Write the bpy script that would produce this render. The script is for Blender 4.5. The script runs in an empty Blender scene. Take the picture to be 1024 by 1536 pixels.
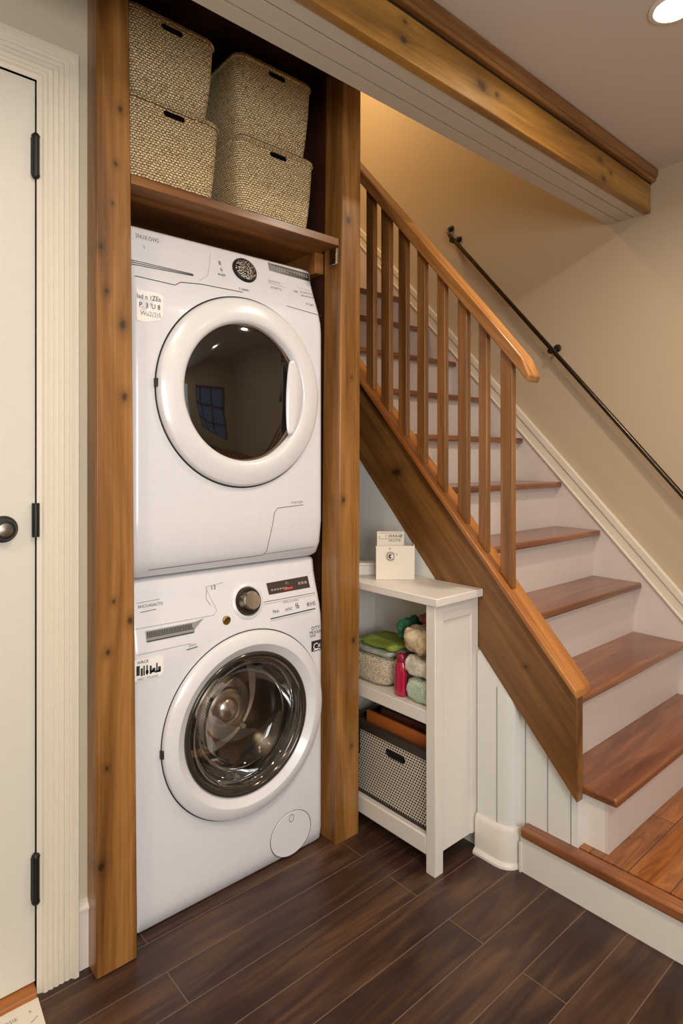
import bpy, bmesh, math, random
from mathutils import Vector, Matrix, noise
random.seed(7)
C = bpy.context.scene.collection
PI = math.pi

# ------------------------------------------------------------------ helpers
def mk(name, bm, m, parent=None, smooth=None, bevel=0, seg=2, sub=0):
    bmesh.ops.recalc_face_normals(bm, faces=bm.faces[:])
    me = bpy.data.meshes.new(name); bm.to_mesh(me); bm.free()
    for mm in (m if isinstance(m, (list, tuple)) else [m]): me.materials.append(mm)
    o = bpy.data.objects.new(name, me); C.objects.link(o)
    if parent is not None:
        o.parent = parent; o.matrix_parent_inverse = Matrix.Translation(-WLOC[parent.name])
        WLOC[o.name] = WLOC[parent.name].copy() if False else Vector((0,0,0))
    else: WLOC[o.name] = Vector((0,0,0))
    if smooth is not None:
        for p in me.polygons: p.use_smooth = True
        me.set_sharp_from_angle(angle=math.radians(smooth))
    if bevel:
        b = o.modifiers.new('bevel', 'BEVEL'); b.width = bevel; b.segments = seg
        b.limit_method = 'ANGLE'; b.angle_limit = math.radians(35); b.harden_normals = False
        for p in me.polygons: p.use_smooth = True
        me.set_sharp_from_angle(angle=math.radians(30))
    if sub:
        s = o.modifiers.new('sub', 'SUBSURF'); s.levels = sub; s.render_levels = sub
    return o
WLOC = {}
def thing(name, label, cat, loc=(0,0,0), group=None, kind=None):
    o = bpy.data.objects.new(name, None); C.objects.link(o); o.empty_display_size = .1
    o.location = loc; WLOC[o.name] = Vector(loc)
    tag(o, label, cat, group, kind); return o
def tag(o, label=None, cat=None, group=None, kind=None):
    if label: o['label'] = label
    if cat: o['category'] = cat
    if group: o['group'] = group
    if kind: o['kind'] = kind
    return o
def struct(o): o['kind'] = 'structure'; return o
def box(bm, x0, x1, y0, y1, z0, z1):
    vs = [bm.verts.new((x, y, z)) for x in (x0, x1) for y in (y0, y1) for z in (z0, z1)]
    for f in ((0,1,3,2),(4,6,7,5),(0,4,5,1),(2,3,7,6),(0,2,6,4),(1,5,7,3)):
        bm.faces.new([vs[i] for i in f])
    return vs
def bx(*a):
    bm = bmesh.new(); box(bm, *a); return bm
def prism(bm, pts, vec):
    v = Vector(vec)
    a = [bm.verts.new(p) for p in pts]; b = [bm.verts.new(Vector(p) + v) for p in pts]
    bm.faces.new(a); bm.faces.new(b[::-1]); n = len(pts)
    for i in range(n): bm.faces.new((a[i], a[(i+1) % n], b[(i+1) % n], b[i]))
def pX(x0, x1, yz):                       # polygon in the YZ plane extruded along X
    bm = bmesh.new(); prism(bm, [(x0, y, z) for y, z in yz], (x1-x0, 0, 0)); return bm
def pY(y0, y1, xz):
    bm = bmesh.new(); prism(bm, [(x, y0, z) for x, z in xz], (0, y1-y0, 0)); return bm
def pZ(z0, z1, xy):
    bm = bmesh.new(); prism(bm, [(x, y, z0) for x, y in xy], (0, 0, z1-z0)); return bm
def rings(bm, rs, closed=True, cap0=True, cap1=True):
    R = [[bm.verts.new(p) for p in r] for r in rs]; n = len(R[0])
    for a, b in zip(R, R[1:]):
        for i in range(n if closed else n-1):
            j = (i+1) % n; bm.faces.new((a[i], a[j], b[j], b[i]))
    if cap0: bm.faces.new(R[0][::-1])
    if cap1: bm.faces.new(R[-1])
    return R
def tube(bm, pts, r, n=10, caps=True):
    pts = [Vector(p) for p in pts]; rs = []
    for i, p in enumerate(pts):
        d = (pts[min(i+1, len(pts)-1)] - pts[max(i-1, 0)]).normalized()
        u = d.cross(Vector((0,0,1)) if abs(d.z) < .9 else Vector((1,0,0))).normalized(); w = d.cross(u)
        rr = r[i] if isinstance(r, (list, tuple)) else r
        rs.append([p + u*rr*math.cos(2*PI*k/n) + w*rr*math.sin(2*PI*k/n) for k in range(n)])
    rings(bm, rs, True, caps, caps)
def lathe(bm, prof, cen, axis='Y', n=48, ex=1, ez=1, cap0=False, cap1=False):
    rs = []
    for r, h in prof:
        ring = []
        for k in range(n):
            a = 2*PI*k/n; p, q = r*math.cos(a)*ex, r*math.sin(a)*ez
            if axis == 'Y': ring.append((cen[0]+p, cen[1]+h, cen[2]+q))
            elif axis == 'X': ring.append((cen[0]+h, cen[1]+p, cen[2]+q))
            else: ring.append((cen[0]+p, cen[1]+q, cen[2]+h))
        rs.append(ring)
    rings(bm, rs, True, cap0, cap1)
def rrect(x0, x1, y0, y1, r, n=5):
    out = []
    for cx, cy, a0 in ((x1-r, y1-r, 0), (x0+r, y1-r, 90), (x0+r, y0+r, 180), (x1-r, y0+r, 270)):
        for k in range(n+1):
            a = math.radians(a0 + 90*k/n); out.append((cx + r*math.cos(a), cy + r*math.sin(a)))
    return out
def boolean(o, cutbm, cutmat=None):
    me = bpy.data.meshes.new('c'); bmesh.ops.recalc_face_normals(cutbm, faces=cutbm.faces[:]); cutbm.to_mesh(me); cutbm.free()
    if cutmat: me.materials.append(cutmat)
    c = bpy.data.objects.new('c', me); C.objects.link(c)
    md = o.modifiers.new('b', 'BOOLEAN'); md.operation = 'DIFFERENCE'; md.object = c; md.solver = 'EXACT'
    if cutmat: md.material_mode = 'TRANSFER'
    par, inv = o.parent, o.matrix_parent_inverse.copy()
    o.parent = None; bpy.context.view_layer.update()
    dg = bpy.context.evaluated_depsgraph_get(); dg.update()
    new = bpy.data.meshes.new_from_object(o.evaluated_get(dg), preserve_all_data_layers=True, depsgraph=dg)
    o.modifiers.clear(); o.data = new
    o.parent = par; o.matrix_parent_inverse = inv
    bpy.data.objects.remove(c)
    return o

# ------------------------------------------------------------------ materials
def S(c):                                  # 8-bit sRGB -> linear
    return tuple(((v/255)/12.92 if v/255 <= .04045 else ((v/255+.055)/1.055)**2.4) for v in c) + (1,)
class NT:
    def __init__(s, name):
        s.m = bpy.data.materials.new(name); s.m.use_nodes = True; s.t = s.m.node_tree
        s.b = s.t.nodes['Principled BSDF']; s.L = s.t.links
    def n(s, typ, **kw):
        nd = s.t.nodes.new(typ)
        for k, v in kw.items():
            if k in nd.inputs.keys() if not hasattr(nd, k) else False: nd.inputs[k].default_value = v
            elif hasattr(nd, k): setattr(nd, k, v)
        return nd
    def i(s, nd, key, v):
        if hasattr(v, 'links') or hasattr(v, 'is_linked'): s.L.new(v, nd.inputs[key])
        else: nd.inputs[key].default_value = v
    def mapping(s, scale, loc=(0,0,0), rot=(0,0,0), rand=0):
        tc = s.n('ShaderNodeTexCoord'); mp = s.n('ShaderNodeMapping')
        mp.inputs['Scale'].default_value = scale; mp.inputs['Location'].default_value = loc; mp.inputs['Rotation'].default_value = rot
        src = tc.outputs['Object']
        if rand:
            oi = s.n('ShaderNodeObjectInfo'); ad = s.n('ShaderNodeVectorMath', operation='ADD'); ml = s.n('ShaderNodeMath', operation='MULTIPLY')
            s.L.new(oi.outputs['Random'], ml.inputs[0]); ml.inputs[1].default_value = rand
            s.L.new(src, ad.inputs[0]); s.L.new(ml.outputs[0], ad.inputs[1]); src = ad.outputs[0]
        s.L.new(src, mp.inputs['Vector']); return mp.outputs['Vector']
    def noise(s, vec, scale=1, detail=6, rough=.6, dist=0):
        nd = s.n('ShaderNodeTexNoise'); s.L.new(vec, nd.inputs['Vector'])
        nd.inputs['Scale'].default_value = scale; nd.inputs['Detail'].default_value = detail
        nd.inputs['Roughness'].default_value = rough; nd.inputs['Distortion'].default_value = dist
        return nd.outputs['Fac']
    def ramp(s, fac, stops):
        r = s.n('ShaderNodeValToRGB'); s.L.new(fac, r.inputs['Fac']); e = r.color_ramp.elements
        while len(e) < len(stops): e.new(.5)
        for el, (p, c) in zip(e, stops): el.position = p; el.color = c if len(c) == 4 else c + (1,)
        return r.outputs['Color']
    def mix(s, fac, a, b, typ='MIX'):
        m = s.n('ShaderNodeMix', data_type='RGBA', blend_type=typ)
        for k, v in ((0, fac), (6, a), (7, b)):
            if isinstance(v, (int, float, tuple)): m.inputs[k].default_value = v
            else: s.L.new(v, m.inputs[k])
        return m.outputs[2]
    def math(s, op, a, b=0):
        m = s.n('ShaderNodeMath', operation=op)
        for k, v in ((0, a), (1, b)):
            if isinstance(v, (int, float)): m.inputs[k].default_value = v
            else: s.L.new(v, m.inputs[k])
        return m.outputs[0]
    def bump(s, h, st=.3, d=.002):
        b = s.n('ShaderNodeBump'); s.L.new(h, b.inputs['Height']); b.inputs['Strength'].default_value = st
        b.inputs['Distance'].default_value = d; s.L.new(b.outputs[0], s.b.inputs['Normal'])
    def col(s, c):
        if isinstance(c, tuple): s.b.inputs['Base Color'].default_value = c
        else: s.L.new(c, s.b.inputs['Base Color'])
        return s
def plain(name, rgb, rough=.5, metal=0, coat=0, spec=.5, bump=0, var=0, em=0):
    N = NT(name); c = S(rgb); v = N.mapping((1,1,1))
    if var or bump:
        f = N.noise(v, 3, 3)
        lo = tuple(x*(1-var) for x in c[:3]) + (1,); hi = tuple(min(1, x*(1+var)) for x in c[:3]) + (1,)
        N.col(N.ramp(f, [(.3, lo), (.7, hi)]))
        if bump: N.bump(N.noise(v, 220, 2), bump, .001)
    else:
        f = N.noise(v, 40, 2); lo = tuple(x*.985 for x in c[:3]) + (1,)
        N.col(N.ramp(f, [(.4, lo), (.6, c)]))
    N.b.inputs['Roughness'].default_value = rough; N.b.inputs['Metallic'].default_value = metal
    N.b.inputs['Coat Weight'].default_value = coat; N.b.inputs['Specular IOR Level'].default_value = spec
    if em: N.b.inputs['Emission Color'].default_value = c; N.b.inputs['Emission Strength'].default_value = em
    return N.m
def wood(name, light, mid, dark, axis='Z', rough=.35, coat=.2, knots=True, rand=3.7, rot=(0,0,0), fine=90, ks=1.0, spots=(), plane='XZ'):
    N = NT(name)
    def sc(al, ac): return tuple(al if a == axis else ac for a in 'XYZ')
    slope = rot[0]
    if slope:
        base_map = N.mapping
        def mp2(scale, rot=None, rand=0):
            src = base_map((1,1,1), rot=(slope,0,0), rand=rand); m2 = N.n('ShaderNodeMapping'); m2.inputs['Scale'].default_value = scale
            N.L.new(src, m2.inputs['Vector']); return m2.outputs['Vector']
        N.mapping = mp2
    v = N.mapping(sc(.55, 5.5), rot=rot, rand=rand)
    f = N.noise(v, 1.6, 5, .55, 1.3)
    v2 = N.mapping(sc(1.2, fine), rot=rot, rand=rand); g = N.noise(v2, 1, 4, .6, .3)
    c = N.ramp(f, [(.28, S(dark)), (.45, S(mid)), (.60, S(light)), (.78, S(mid))])
    gg = N.ramp(g, [(.3, (.66,.62,.58,1)), (.62, (1.05,1.05,1.05,1))])
    c = N.mix(.75, c, gg, 'MULTIPLY')
    if knots:
        v3 = N.mapping(sc(2.3*ks, 5*ks), rot=rot, rand=rand)
        vo = N.n('ShaderNodeTexVoronoi'); N.L.new(v3, vo.inputs['Vector']); vo.inputs['Scale'].default_value = 1.5
        vo.inputs['Randomness'].default_value = 1
        nz = N.math('MULTIPLY', N.math('SUBTRACT', N.noise(v3, 6, 3), .5), .16)
        d = N.math('ADD', vo.outputs['Distance'], nz)
        k = N.ramp(d, [(.06, (1,1,1,1)), (.10, (.5,.5,.5,1)), (.20, (0,0,0,1))])
        c = N.mix(N.math('MULTIPLY', k, .8), c, S(tuple(int(x*.38) for x in dark)))
    if spots:
        tc = N.n('ShaderNodeTexCoord'); sp = N.n('ShaderNodeSeparateXYZ'); N.L.new(tc.outputs['Object'], sp.inputs[0])
        wob = N.math('MULTIPLY', N.math('SUBTRACT', N.noise(tc.outputs['Object'], 60, 3), .5), .9)
        U_, V_ = sp.outputs[plane[0]], sp.outputs[plane[1]]; tot = None; halo = None
        for (a, b, r) in spots:
            r *= 1.05; rx, rz = (r*.8, r*1.15) if axis == 'Z' else (r*1.25, r*.8)
            du = N.math('DIVIDE', N.math('SUBTRACT', U_, a), rx); dv = N.math('DIVIDE', N.math('SUBTRACT', V_, b), rz)
            d = N.math('ADD', N.math('SQRT', N.math('ADD', N.math('MULTIPLY', du, du), N.math('MULTIPLY', dv, dv))), wob)
            tot = d if tot is None else N.math('MINIMUM', tot, d)
        k = N.ramp(N.math('DIVIDE', tot, 4), [(.12, (.85,.85,.85,1)), (.25, (.42,.42,.42,1)), (.42, (.22,.22,.22,1)), (.9, (0,0,0,1))])
        c = N.mix(k, c, S(tuple(int(x*.32) for x in dark)))
    N.col(c); N.b.inputs['Roughness'].default_value = rough; N.b.inputs['Coat Weight'].default_value = coat
    N.b.inputs['Coat Roughness'].default_value = .25
    N.bump(g, .12, .002); return N.m

M = {}
PO = ((172,122,66), (144,98,46), (102,64,28))
SL = math.radians(-47)
M['post'] = wood('post_wood', *PO, axis='Z', knots=False, fine=140, spots=((.628,2.207,.006),(.619,2.097,.004),(.588,1.971,.008),(.603,1.854,.007),(.647,1.77,.013),(.652,1.571,.010),(.622,1.01,.006),(.668,.95,.009),(.607,.875,.007),(.604,.56,.006),(.589,.30,.012),(.64,2.36,.008)))
M['post2'] = wood('right_post_wood', *PO, axis='Z', knots=False, fine=140, spots=((1.482,2.277,.012),(1.459,1.249,.009),(1.508,.728,.008),(1.50,1.70,.005),(1.50,.34,.006)))
M['stair_side'] = wood('stringer_wood', (142,98,50), (118,78,38), (86,54,26), axis='Y', rot=(SL,0,0), knots=False, spots=((1.752,1.345,.022),(1.15,.70,.006)), plane='YZ')
M['cap'] = wood('cap_wood', (186,124,62), (160,98,44), (124,72,30), axis='Y', rot=(SL,0,0), knots=False)
M['rail'] = wood('rail_wood', (190,134,74), (164,108,54), (124,76,36), axis='Y', rot=(SL,0,0), knots=False)
M['baluster'] = wood('baluster_wood', (160,110,58), (134,88,44), (98,62,30), axis='Z', knots=False)
M['crown'] = wood('crown_wood', (150,102,50), (124,80,34), (90,54,22), axis='X', knots=False)
M['tready'] = wood('nosing_wood', (150,94,56), (128,76,44), (100,56,34), axis='Y', knots=False, rough=.25, coat=.4)
M['beam'] = wood('beam_wood', (180,134,62), (150,106,42), (108,72,26), axis='X', knots=False, spots=((1.626,2.607,.022),(1.71,2.61,.010),(1.267,2.643,.008),(1.261,2.588,.012),(2.428,2.626,.012),(2.457,2.558,.014),(2.52,2.60,.010),(.9,2.60,.015)))
M['shelf'] = wood('shelf_wood', (160,108,56), (134,86,42), (96,58,28), axis='X', knots=False)
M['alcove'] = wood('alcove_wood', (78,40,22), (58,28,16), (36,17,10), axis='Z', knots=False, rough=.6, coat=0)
M['tread'] = wood('tread_wood', (146,92,58), (122,72,44), (96,52,32), axis='X', knots=False, rough=.25, coat=.4, fine=60)
M['white'] = plain('white_paint', (226,220,212), .38)
M['cream'] = plain('cream_paint', (224,216,198), .42)
M['doorm'] = plain('door_paint', (218,214,202), .4)
M['riser'] = plain('riser_paint', (214,202,196), .4)
M['bead'] = plain('bead_paint', (226,226,222), .4)
M['wall'] = plain('tan_wall_paint', (190,172,146), .8, bump=.05)
M['wall_l'] = plain('beige_wall_paint', (206,196,172), .8, bump=.05)
M['niche'] = plain('grey_niche_paint', (150,152,146), .8)
M['ceil'] = plain('ceiling_paint', (206,196,186), .85, bump=.05)
M['enamel'] = plain('white_enamel', (228,228,232), .22, coat=.4)
M['enamel2'] = plain('white_door_enamel', (230,229,231), .25, coat=.4)
M['gap'] = plain('dark_gap', (22,20,20), .7)
M['ink'] = plain('dark_ink', (44,42,44), .6)
M['greyink'] = plain('grey_ink', (140,136,134), .6)
M['black'] = plain('black_metal', (28,26,25), .4, spec=.4)
M['chrome'] = plain('chrome', (205,202,198), .16, metal=1)
M['steel'] = plain('brushed_steel', (168,158,146), .22, metal=1)
M['drum'] = plain('drum_steel', (150,138,122), .25, metal=1)
M['hub'] = plain('hub_steel', (214,206,196), .24, metal=1)
M['iron'] = plain('dark_iron', (84,76,66), .28, metal=1)
M['gasket'] = plain('grey_gasket', (84,82,78), .35)
M['sticker'] = plain('sticker_white', (246,244,240), .6)
M['paper'] = plain('paper_white', (226,218,204), .8)
M['card'] = plain('cream_card', (228,219,203), .75)
M['ledlens'] = plain('lit_lens', (255,232,190), .5, em=14)
M['brass'] = plain('brass', (150,124,70), .35, metal=1)
M['pink'] = plain('magenta_plastic', (176,14,62), .18, coat=.6)
M['pinkcap'] = plain('dark_magenta_plastic', (140,10,50), .25, coat=.5)
M['leather'] = plain('tan_leather', (176,96,40), .5, var=.15)
M['glassd'] = plain('smoked_dark_glass', (26,20,15), .05, coat=.5, spec=.7)
M['display'] = plain('dark_display', (66,58,52), .25)
M['dispdot'] = plain('display_marks', (150,146,132), .5)
M['red'] = plain('red_mark', (200,60,50), .5, em=.3)
M['hall'] = plain('window_daylight', (90,130,180), .5, em=.35)

def thin_glass(name, tint, refl=.5):
    N = NT(name); t = N.t; t.nodes.remove(N.b)
    tr = t.nodes.new('ShaderNodeBsdfTransparent'); tr.inputs[0].default_value = tint
    gl = t.nodes.new('ShaderNodeBsdfGlossy'); gl.inputs['Roughness'].default_value = .03
    lw = t.nodes.new('ShaderNodeLayerWeight'); lw.inputs['Blend'].default_value = .35
    mp = t.nodes.new('ShaderNodeMath'); mp.operation = 'MULTIPLY_ADD'; mp.inputs[1].default_value = refl; mp.inputs[2].default_value = .05
    mx = t.nodes.new('ShaderNodeMixShader')
    t.links.new(lw.outputs['Fresnel'], mp.inputs[0]); t.links.new(mp.outputs[0], mx.inputs[0])
    t.links.new(tr.outputs[0], mx.inputs[1]); t.links.new(gl.outputs[0], mx.inputs[2])
    t.links.new(mx.outputs[0], t.nodes['Material Output'].inputs[0]); return N.m
M['glass'] = thin_glass('clear_bowl_glass', (.93,.91,.87,1), .42)

# floor: dark planks running along X, 0.129 m wide
def floor_mat():
    N = NT('dark_plank_floor')
    v = N.mapping((1,1,1), loc=(.42, -.034+.129*2, 0))
    br = N.n('ShaderNodeTexBrick'); N.L.new(v, br.inputs['Vector'])
    br.offset = .37; br.offset_frequency = 2; br.squash = 1
    for k, val in (('Scale', 1), ('Mortar Size', .0016), ('Mortar Smooth', .3), ('Bias', 0), ('Brick Width', 1.15), ('Row Height', .129)): br.inputs[k].default_value = val
    br.inputs['Color1'].default_value = (.0,.0,.0,1); br.inputs['Color2'].default_value = (1,1,1,1); br.inputs['Mortar'].default_value = (.5,.5,.5,1)
    v2 = N.mapping((1.1, 9, 1)); f = N.noise(v2, 1.7, 6, .6, 1.2)
    v3 = N.mapping((3, 90, 1)); g = N.noise(v3, 1, 4, .6)
    v4 = N.mapping((1.6, 3, 1)); p = N.noise(v4, 1.5, 3, .6, .5)
    c = N.ramp(f, [(.28, S((42,28,23))), (.5, S((68,47,37))), (.72, S((100,74,54)))])
    tone = N.ramp(br.outputs['Color'], [(0, (.72,.70,.70,1)), (1, (1.2,1.14,1.08,1))])
    c = N.mix(1, c, tone, 'MULTIPLY')
    c = N.mix(.7, c, N.ramp(g, [(.3, (.7,.7,.7,1)), (.65, (1.08,1.06,1.04,1))]), 'MULTIPLY')
    c = N.mix(.6, c, N.ramp(p, [(.35, (.6,.6,.62,1)), (.6, (1.1,1.08,1.05,1))]), 'MULTIPLY')
    c = N.mix(br.outputs['Fac'], c, S((112,88,72)))
    N.col(c); N.b.inputs['Roughness'].default_value = .36; N.b.inputs['Specular IOR Level'].default_value = .45
    h = N.math('SUBTRACT', N.math('MULTIPLY', f, .35), br.outputs['Fac']); N.bump(h, .35, .002); return N.m
M['floor'] = floor_mat()
def landing_mat():
    N = NT('landing_plank_oak')
    v = N.mapping((1,1,1), loc=(.2, -.824+.121*10, 0))
    br = N.n('ShaderNodeTexBrick'); N.L.new(v, br.inputs['Vector']); br.offset = .4
    for k, val in (('Scale', 1), ('Mortar Size', .0015), ('Brick Width', 1.5), ('Row Height', .121)): br.inputs[k].default_value = val
    br.inputs['Color1'].default_value = (0,0,0,1); br.inputs['Color2'].default_value = (1,1,1,1); br.inputs['Mortar'].default_value = (0,0,0,1)
    v2 = N.mapping((1.5, 14, 1)); f = N.noise(v2, 1.8, 6, .6, 1.6)
    c = N.ramp(f, [(.3, S((106,60,28))), (.5, S((150,92,44))), (.7, S((174,112,58)))])
    c = N.mix(1, c, N.ramp(br.outputs['Color'], [(0, (.75,.72,.7,1)), (1, (1.1,1.05,1,1))]), 'MULTIPLY')
    c = N.mix(br.outputs['Fac'], c, S((70,34,14)))
    N.col(c); N.b.inputs['Roughness'].default_value = .25; N.b.inputs['Coat Weight'].default_value = .4; return N.m
M['landing'] = landing_mat()
def weave_mat(name, hi, mid, lo, rw=.0085, bw=.013, flip=1):
    N = NT(name); tc = N.n('ShaderNodeTexCoord'); sx = N.n('ShaderNodeSeparateXYZ')
    nz = N.n('ShaderNodeTexNoise'); N.L.new(tc.outputs['Object'], nz.inputs['Vector']); nz.inputs['Scale'].default_value = 45; nz.inputs['Detail'].default_value = 2
    vm = N.n('ShaderNodeVectorMath', operation='SCALE'); N.L.new(nz.outputs['Color'], vm.inputs[0]); vm.inputs['Scale'].default_value = .0075
    va = N.n('ShaderNodeVectorMath', operation='ADD'); N.L.new(tc.outputs['Object'], va.inputs[0]); N.L.new(vm.outputs[0], va.inputs[1])
    N.L.new(va.outputs[0], sx.inputs[0])
    u = N.math('SUBTRACT', sx.outputs['X'], sx.outputs['Y']); cb = N.n('ShaderNodeCombineXYZ')
    N.L.new(u, cb.inputs[0]); N.L.new(sx.outputs['Z'], cb.inputs[1])
    br = N.n('ShaderNodeTexBrick'); N.L.new(cb.outputs[0], br.inputs['Vector']); br.offset = .5
    for k, val in (('Scale', 1), ('Mortar Size', rw*.26), ('Mortar Smooth', 1), ('Brick Width', bw), ('Row Height', rw)): br.inputs[k].default_value = val
    br.inputs['Color1'].default_value = S(mid); br.inputs['Color2'].default_value = S(hi); br.inputs['Mortar'].default_value = S(lo)
    v = N.mapping((1,1,1)); big = N.noise(v, 130, 3)
    c = N.mix(.8, br.outputs['Color'], N.ramp(big, [(.36, (.56,.47,.35,1)), (.50, (1.0,1.0,1.0,1)), (.65, (1.2,1.2,1.12,1))]), 'MULTIPLY')
    N.col(c); N.b.inputs['Roughness'].default_value = .75
    h = N.math('SUBTRACT', N.math('MULTIPLY', big, .5), br.outputs['Fac']); N.bump(h, 1, .004); return N.m
M['weave'] = weave_mat('seagrass_weave', (255,238,196), (252,224,170), (160,122,72), .0074, .0115)
M['knit'] = weave_mat('cream_knit', (255,246,226), (250,238,212), (214,196,160), .006, .007)
def mesh_metal():
    N = NT('punched_mesh'); tc = N.n('ShaderNodeTexCoord'); sx = N.n('ShaderNodeSeparateXYZ'); N.L.new(tc.outputs['Object'], sx.inputs[0])
    P = .0118; u = N.math('ADD', sx.outputs['X'], sx.outputs['Y']); r = N.math('DIVIDE', sx.outputs['Z'], P*.87)
    fl = N.math('FLOOR', r); par = N.math('MULTIPLY', N.math('MODULO', fl, 2), .5)
    fx = N.math('SUBTRACT', N.math('FRACT', N.math('ADD', N.math('DIVIDE', u, P), par)), .5)
    fz = N.math('SUBTRACT', N.math('FRACT', r), .5)
    d = N.math('SQRT', N.math('ADD', N.math('MULTIPLY', fx, fx), N.math('MULTIPLY', fz, fz)))
    c = N.ramp(d, [(.33, S((34,27,22))), (.42, S((222,214,198)))])
    N.col(c); N.b.inputs['Roughness'].default_value = .4; N.bump(d, .4, .003); return N.m
M['mesh'] = mesh_metal()
def terry(name, a, b, c2=None, sc=160):
    N = NT(name); v = N.mapping((1,1,1)); f = N.noise(v, 9, 3, .5, .6); g = N.noise(v, sc, 3)
    st = [(.35, S(a)), (.62, S(b))] + ([(.72, S(c2))] if c2 else [])
    c = N.mix(.8, N.ramp(f, st), N.ramp(g, [(.3, (.6,.58,.55,1)), (.6, (1.08,1.08,1.06,1))]), 'MULTIPLY')
    N.col(c); N.b.inputs['Roughness'].default_value = .9; N.bump(g, .9, .004); return N.m
M['t_tan'] = terry('tan_towel', (196,172,134), (222,204,170))
M['t_white'] = terry('white_towel', (214,206,192), (232,228,218))
M['t_green'] = terry('pale_green_towel', (186,204,184), (226,230,216), (240,238,228))
M['c_green'] = terry('green_cloth', (120,134,40), (150,168,70), (196,206,170), 220)
M['c_mint'] = terry('grey_green_cloth', (150,160,146), (196,204,190))
M['c_teal'] = terry('emerald_cloth', (24,84,56), (60,120,92), (130,160,140), 90)
M['c_maroon'] = terry('maroon_cloth', (96,30,36), (150,100,96), (200,170,160), 60)

# ------------------------------------------------------------------ the room
XR, YB = 2.92, -1.8
struct(mk('floor', bx(-1.3, 2.98, YB, 3.7, -.04, 0), M['floor']))
struct(mk('wall_right', bx(XR, XR+.06, YB, 3.7, 0, 4.7), M['wall']))
struct(mk('wall_left', bx(-1.36, -1.3, YB, 1.83, 0, 2.75), M['wall_l']))
bm = bmesh.new(); box(bm, -1.36, -.47, 1.755, 1.83, 0, 2.75); box(bm, -.47, .445, 1.755, 1.83, 2.39, 2.75); box(bm, .445, .60, 1.755, 1.83, 0, 2.75)
struct(mk('wall_door', bm, M['wall_l']))
# back wall with a window (seen only in reflections) and an added fill opening
bm = bmesh.new(); box(bm, -1.36, -.9, YB-.06, YB, 0, 2.75); box(bm, -.9, .7, YB-.06, YB, 0, .7); box(bm, -.9, .7, YB-.06, YB, 2.2, 2.75); box(bm, .7, 1.5, YB-.06, YB, 0, 2.75); box(bm, 1.5, 2.7, YB-.06, YB, 0, .9); box(bm, 1.5, 2.7, YB-.06, YB, 2.1, 2.75); box(bm, 2.7, 2.98, YB-.06, YB, 0, 2.75)
struct(mk('wall_back', bm, M['wall_l']))
w = thing('window_1', None, None, (2.1, YB, .9), kind='structure')
bm = bmesh.new(); box(bm, 1.5, 2.7, YB-.05, YB-.045, .9, 2.1); mk('pane', bm, M['hall'], w)
bm = bmesh.new()
for x in (1.5, 1.887, 2.273, 2.66): box(bm, x, x+.04, YB-.045, YB-.01, .9, 2.1)
for z in (.9, 1.29, 1.68, 2.06): box(bm, 1.5, 2.7, YB-.045, YB-.01, z, z+.04)
mk('window_frame', bm, M['black'], w)
w = thing('added_fill_window', None, None, (-.1, YB, .7), kind='structure')  # unseen window added on the back wall to carry the front fill
bm = bmesh.new(); box(bm, -.9, .7, YB-.05, YB-.045, .7, 2.2); mk('pane', bm, plain('fill_pane_glow', (215,228,245), .5, em=1.5), w)  # glowing pane of the added fill window
bm = bmesh.new()
for x in (-.9, -.12, .66): box(bm, x, x+.04, YB-.045, YB-.01, .7, 2.2)
for z in (.7, 1.43, 2.16): box(bm, -.9, .7, YB-.045, YB-.01, z, z+.04)
mk('window_frame', bm, M['cream'], w)
# ceiling: room, then the alcove
struct(mk('ceiling', bx(-1.3, XR, YB, 1.22, 2.73, 2.78), M['ceil']))
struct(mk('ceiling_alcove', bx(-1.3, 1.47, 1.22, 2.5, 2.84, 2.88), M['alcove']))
struct(mk('ceiling_stairwell', bx(1.44, XR, 1.2, 3.7, 4.65, 4.7), M['wall']))
struct(mk('wall_stairwell_front', bx(1.44, XR, 1.24, 1.39, 2.60, 4.65), M['wall']))
struct(mk('wall_stairwell_back', bx(1.44, XR, 3.62, 3.7, 0, 4.65), M['wall']))
struct(mk('wall_stairwell_left', bx(1.471, 1.535, 1.39, 3.62, 2.84, 4.65), M['wall']))
struct(mk('wall_stairwell_side', bx(1.76, 1.83, 2.52, 3.62, 0, 4.65), M['wall']))
struct(mk('wall_niche_back', bx(1.47, 1.83, 2.45, 2.5, 0, 4.65), M['niche']))
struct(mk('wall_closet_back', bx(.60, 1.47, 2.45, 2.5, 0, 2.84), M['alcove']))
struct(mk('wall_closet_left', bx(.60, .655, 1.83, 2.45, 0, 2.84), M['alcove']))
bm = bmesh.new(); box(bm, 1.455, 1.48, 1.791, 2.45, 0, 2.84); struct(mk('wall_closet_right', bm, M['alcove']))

# door with casing on the left
def extr_profile_frame(bm, prof, path_in):
    """prof: list of (offset outward, y); path: inner corners (x,z) of an inverted U"""
    (xl, zb), (xl2, zt), (xr, zt2), (xr2, zb2) = path_in
    rs = []
    for cx, cz, sx, sz in ((xl, zb, -1, 0), (xl, zt, -1, 1), (xr, zt, 1, 1), (xr, zb, 1, 0)):
        rs.append([(cx + sx*o, y, cz + sz*o) for o, y in prof])
    rings(bm, rs, True, True, True)
prof = [(0, 1.756), (0, 1.742), (.012, 1.738)]
for k in range(5):
    a = .014 + k*.0135; prof += [(a, 1.7345), (a+.003, 1.732), (a+.0065, 1.7312), (a+.010, 1.732), (a+.0125, 1.7345)]
prof += [(.084, 1.732), (.090, 1.724), (.100, 1.724), (.103, 1.730), (.103, 1.756)]
bm = bmesh.new(); extr_profile_frame(bm, prof, ((-.47, 0), (-.47, 2.39), (.445, 2.39), (.445, 0)))
struct(mk('trim_1', bm, M['cream'], smooth=25))
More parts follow.
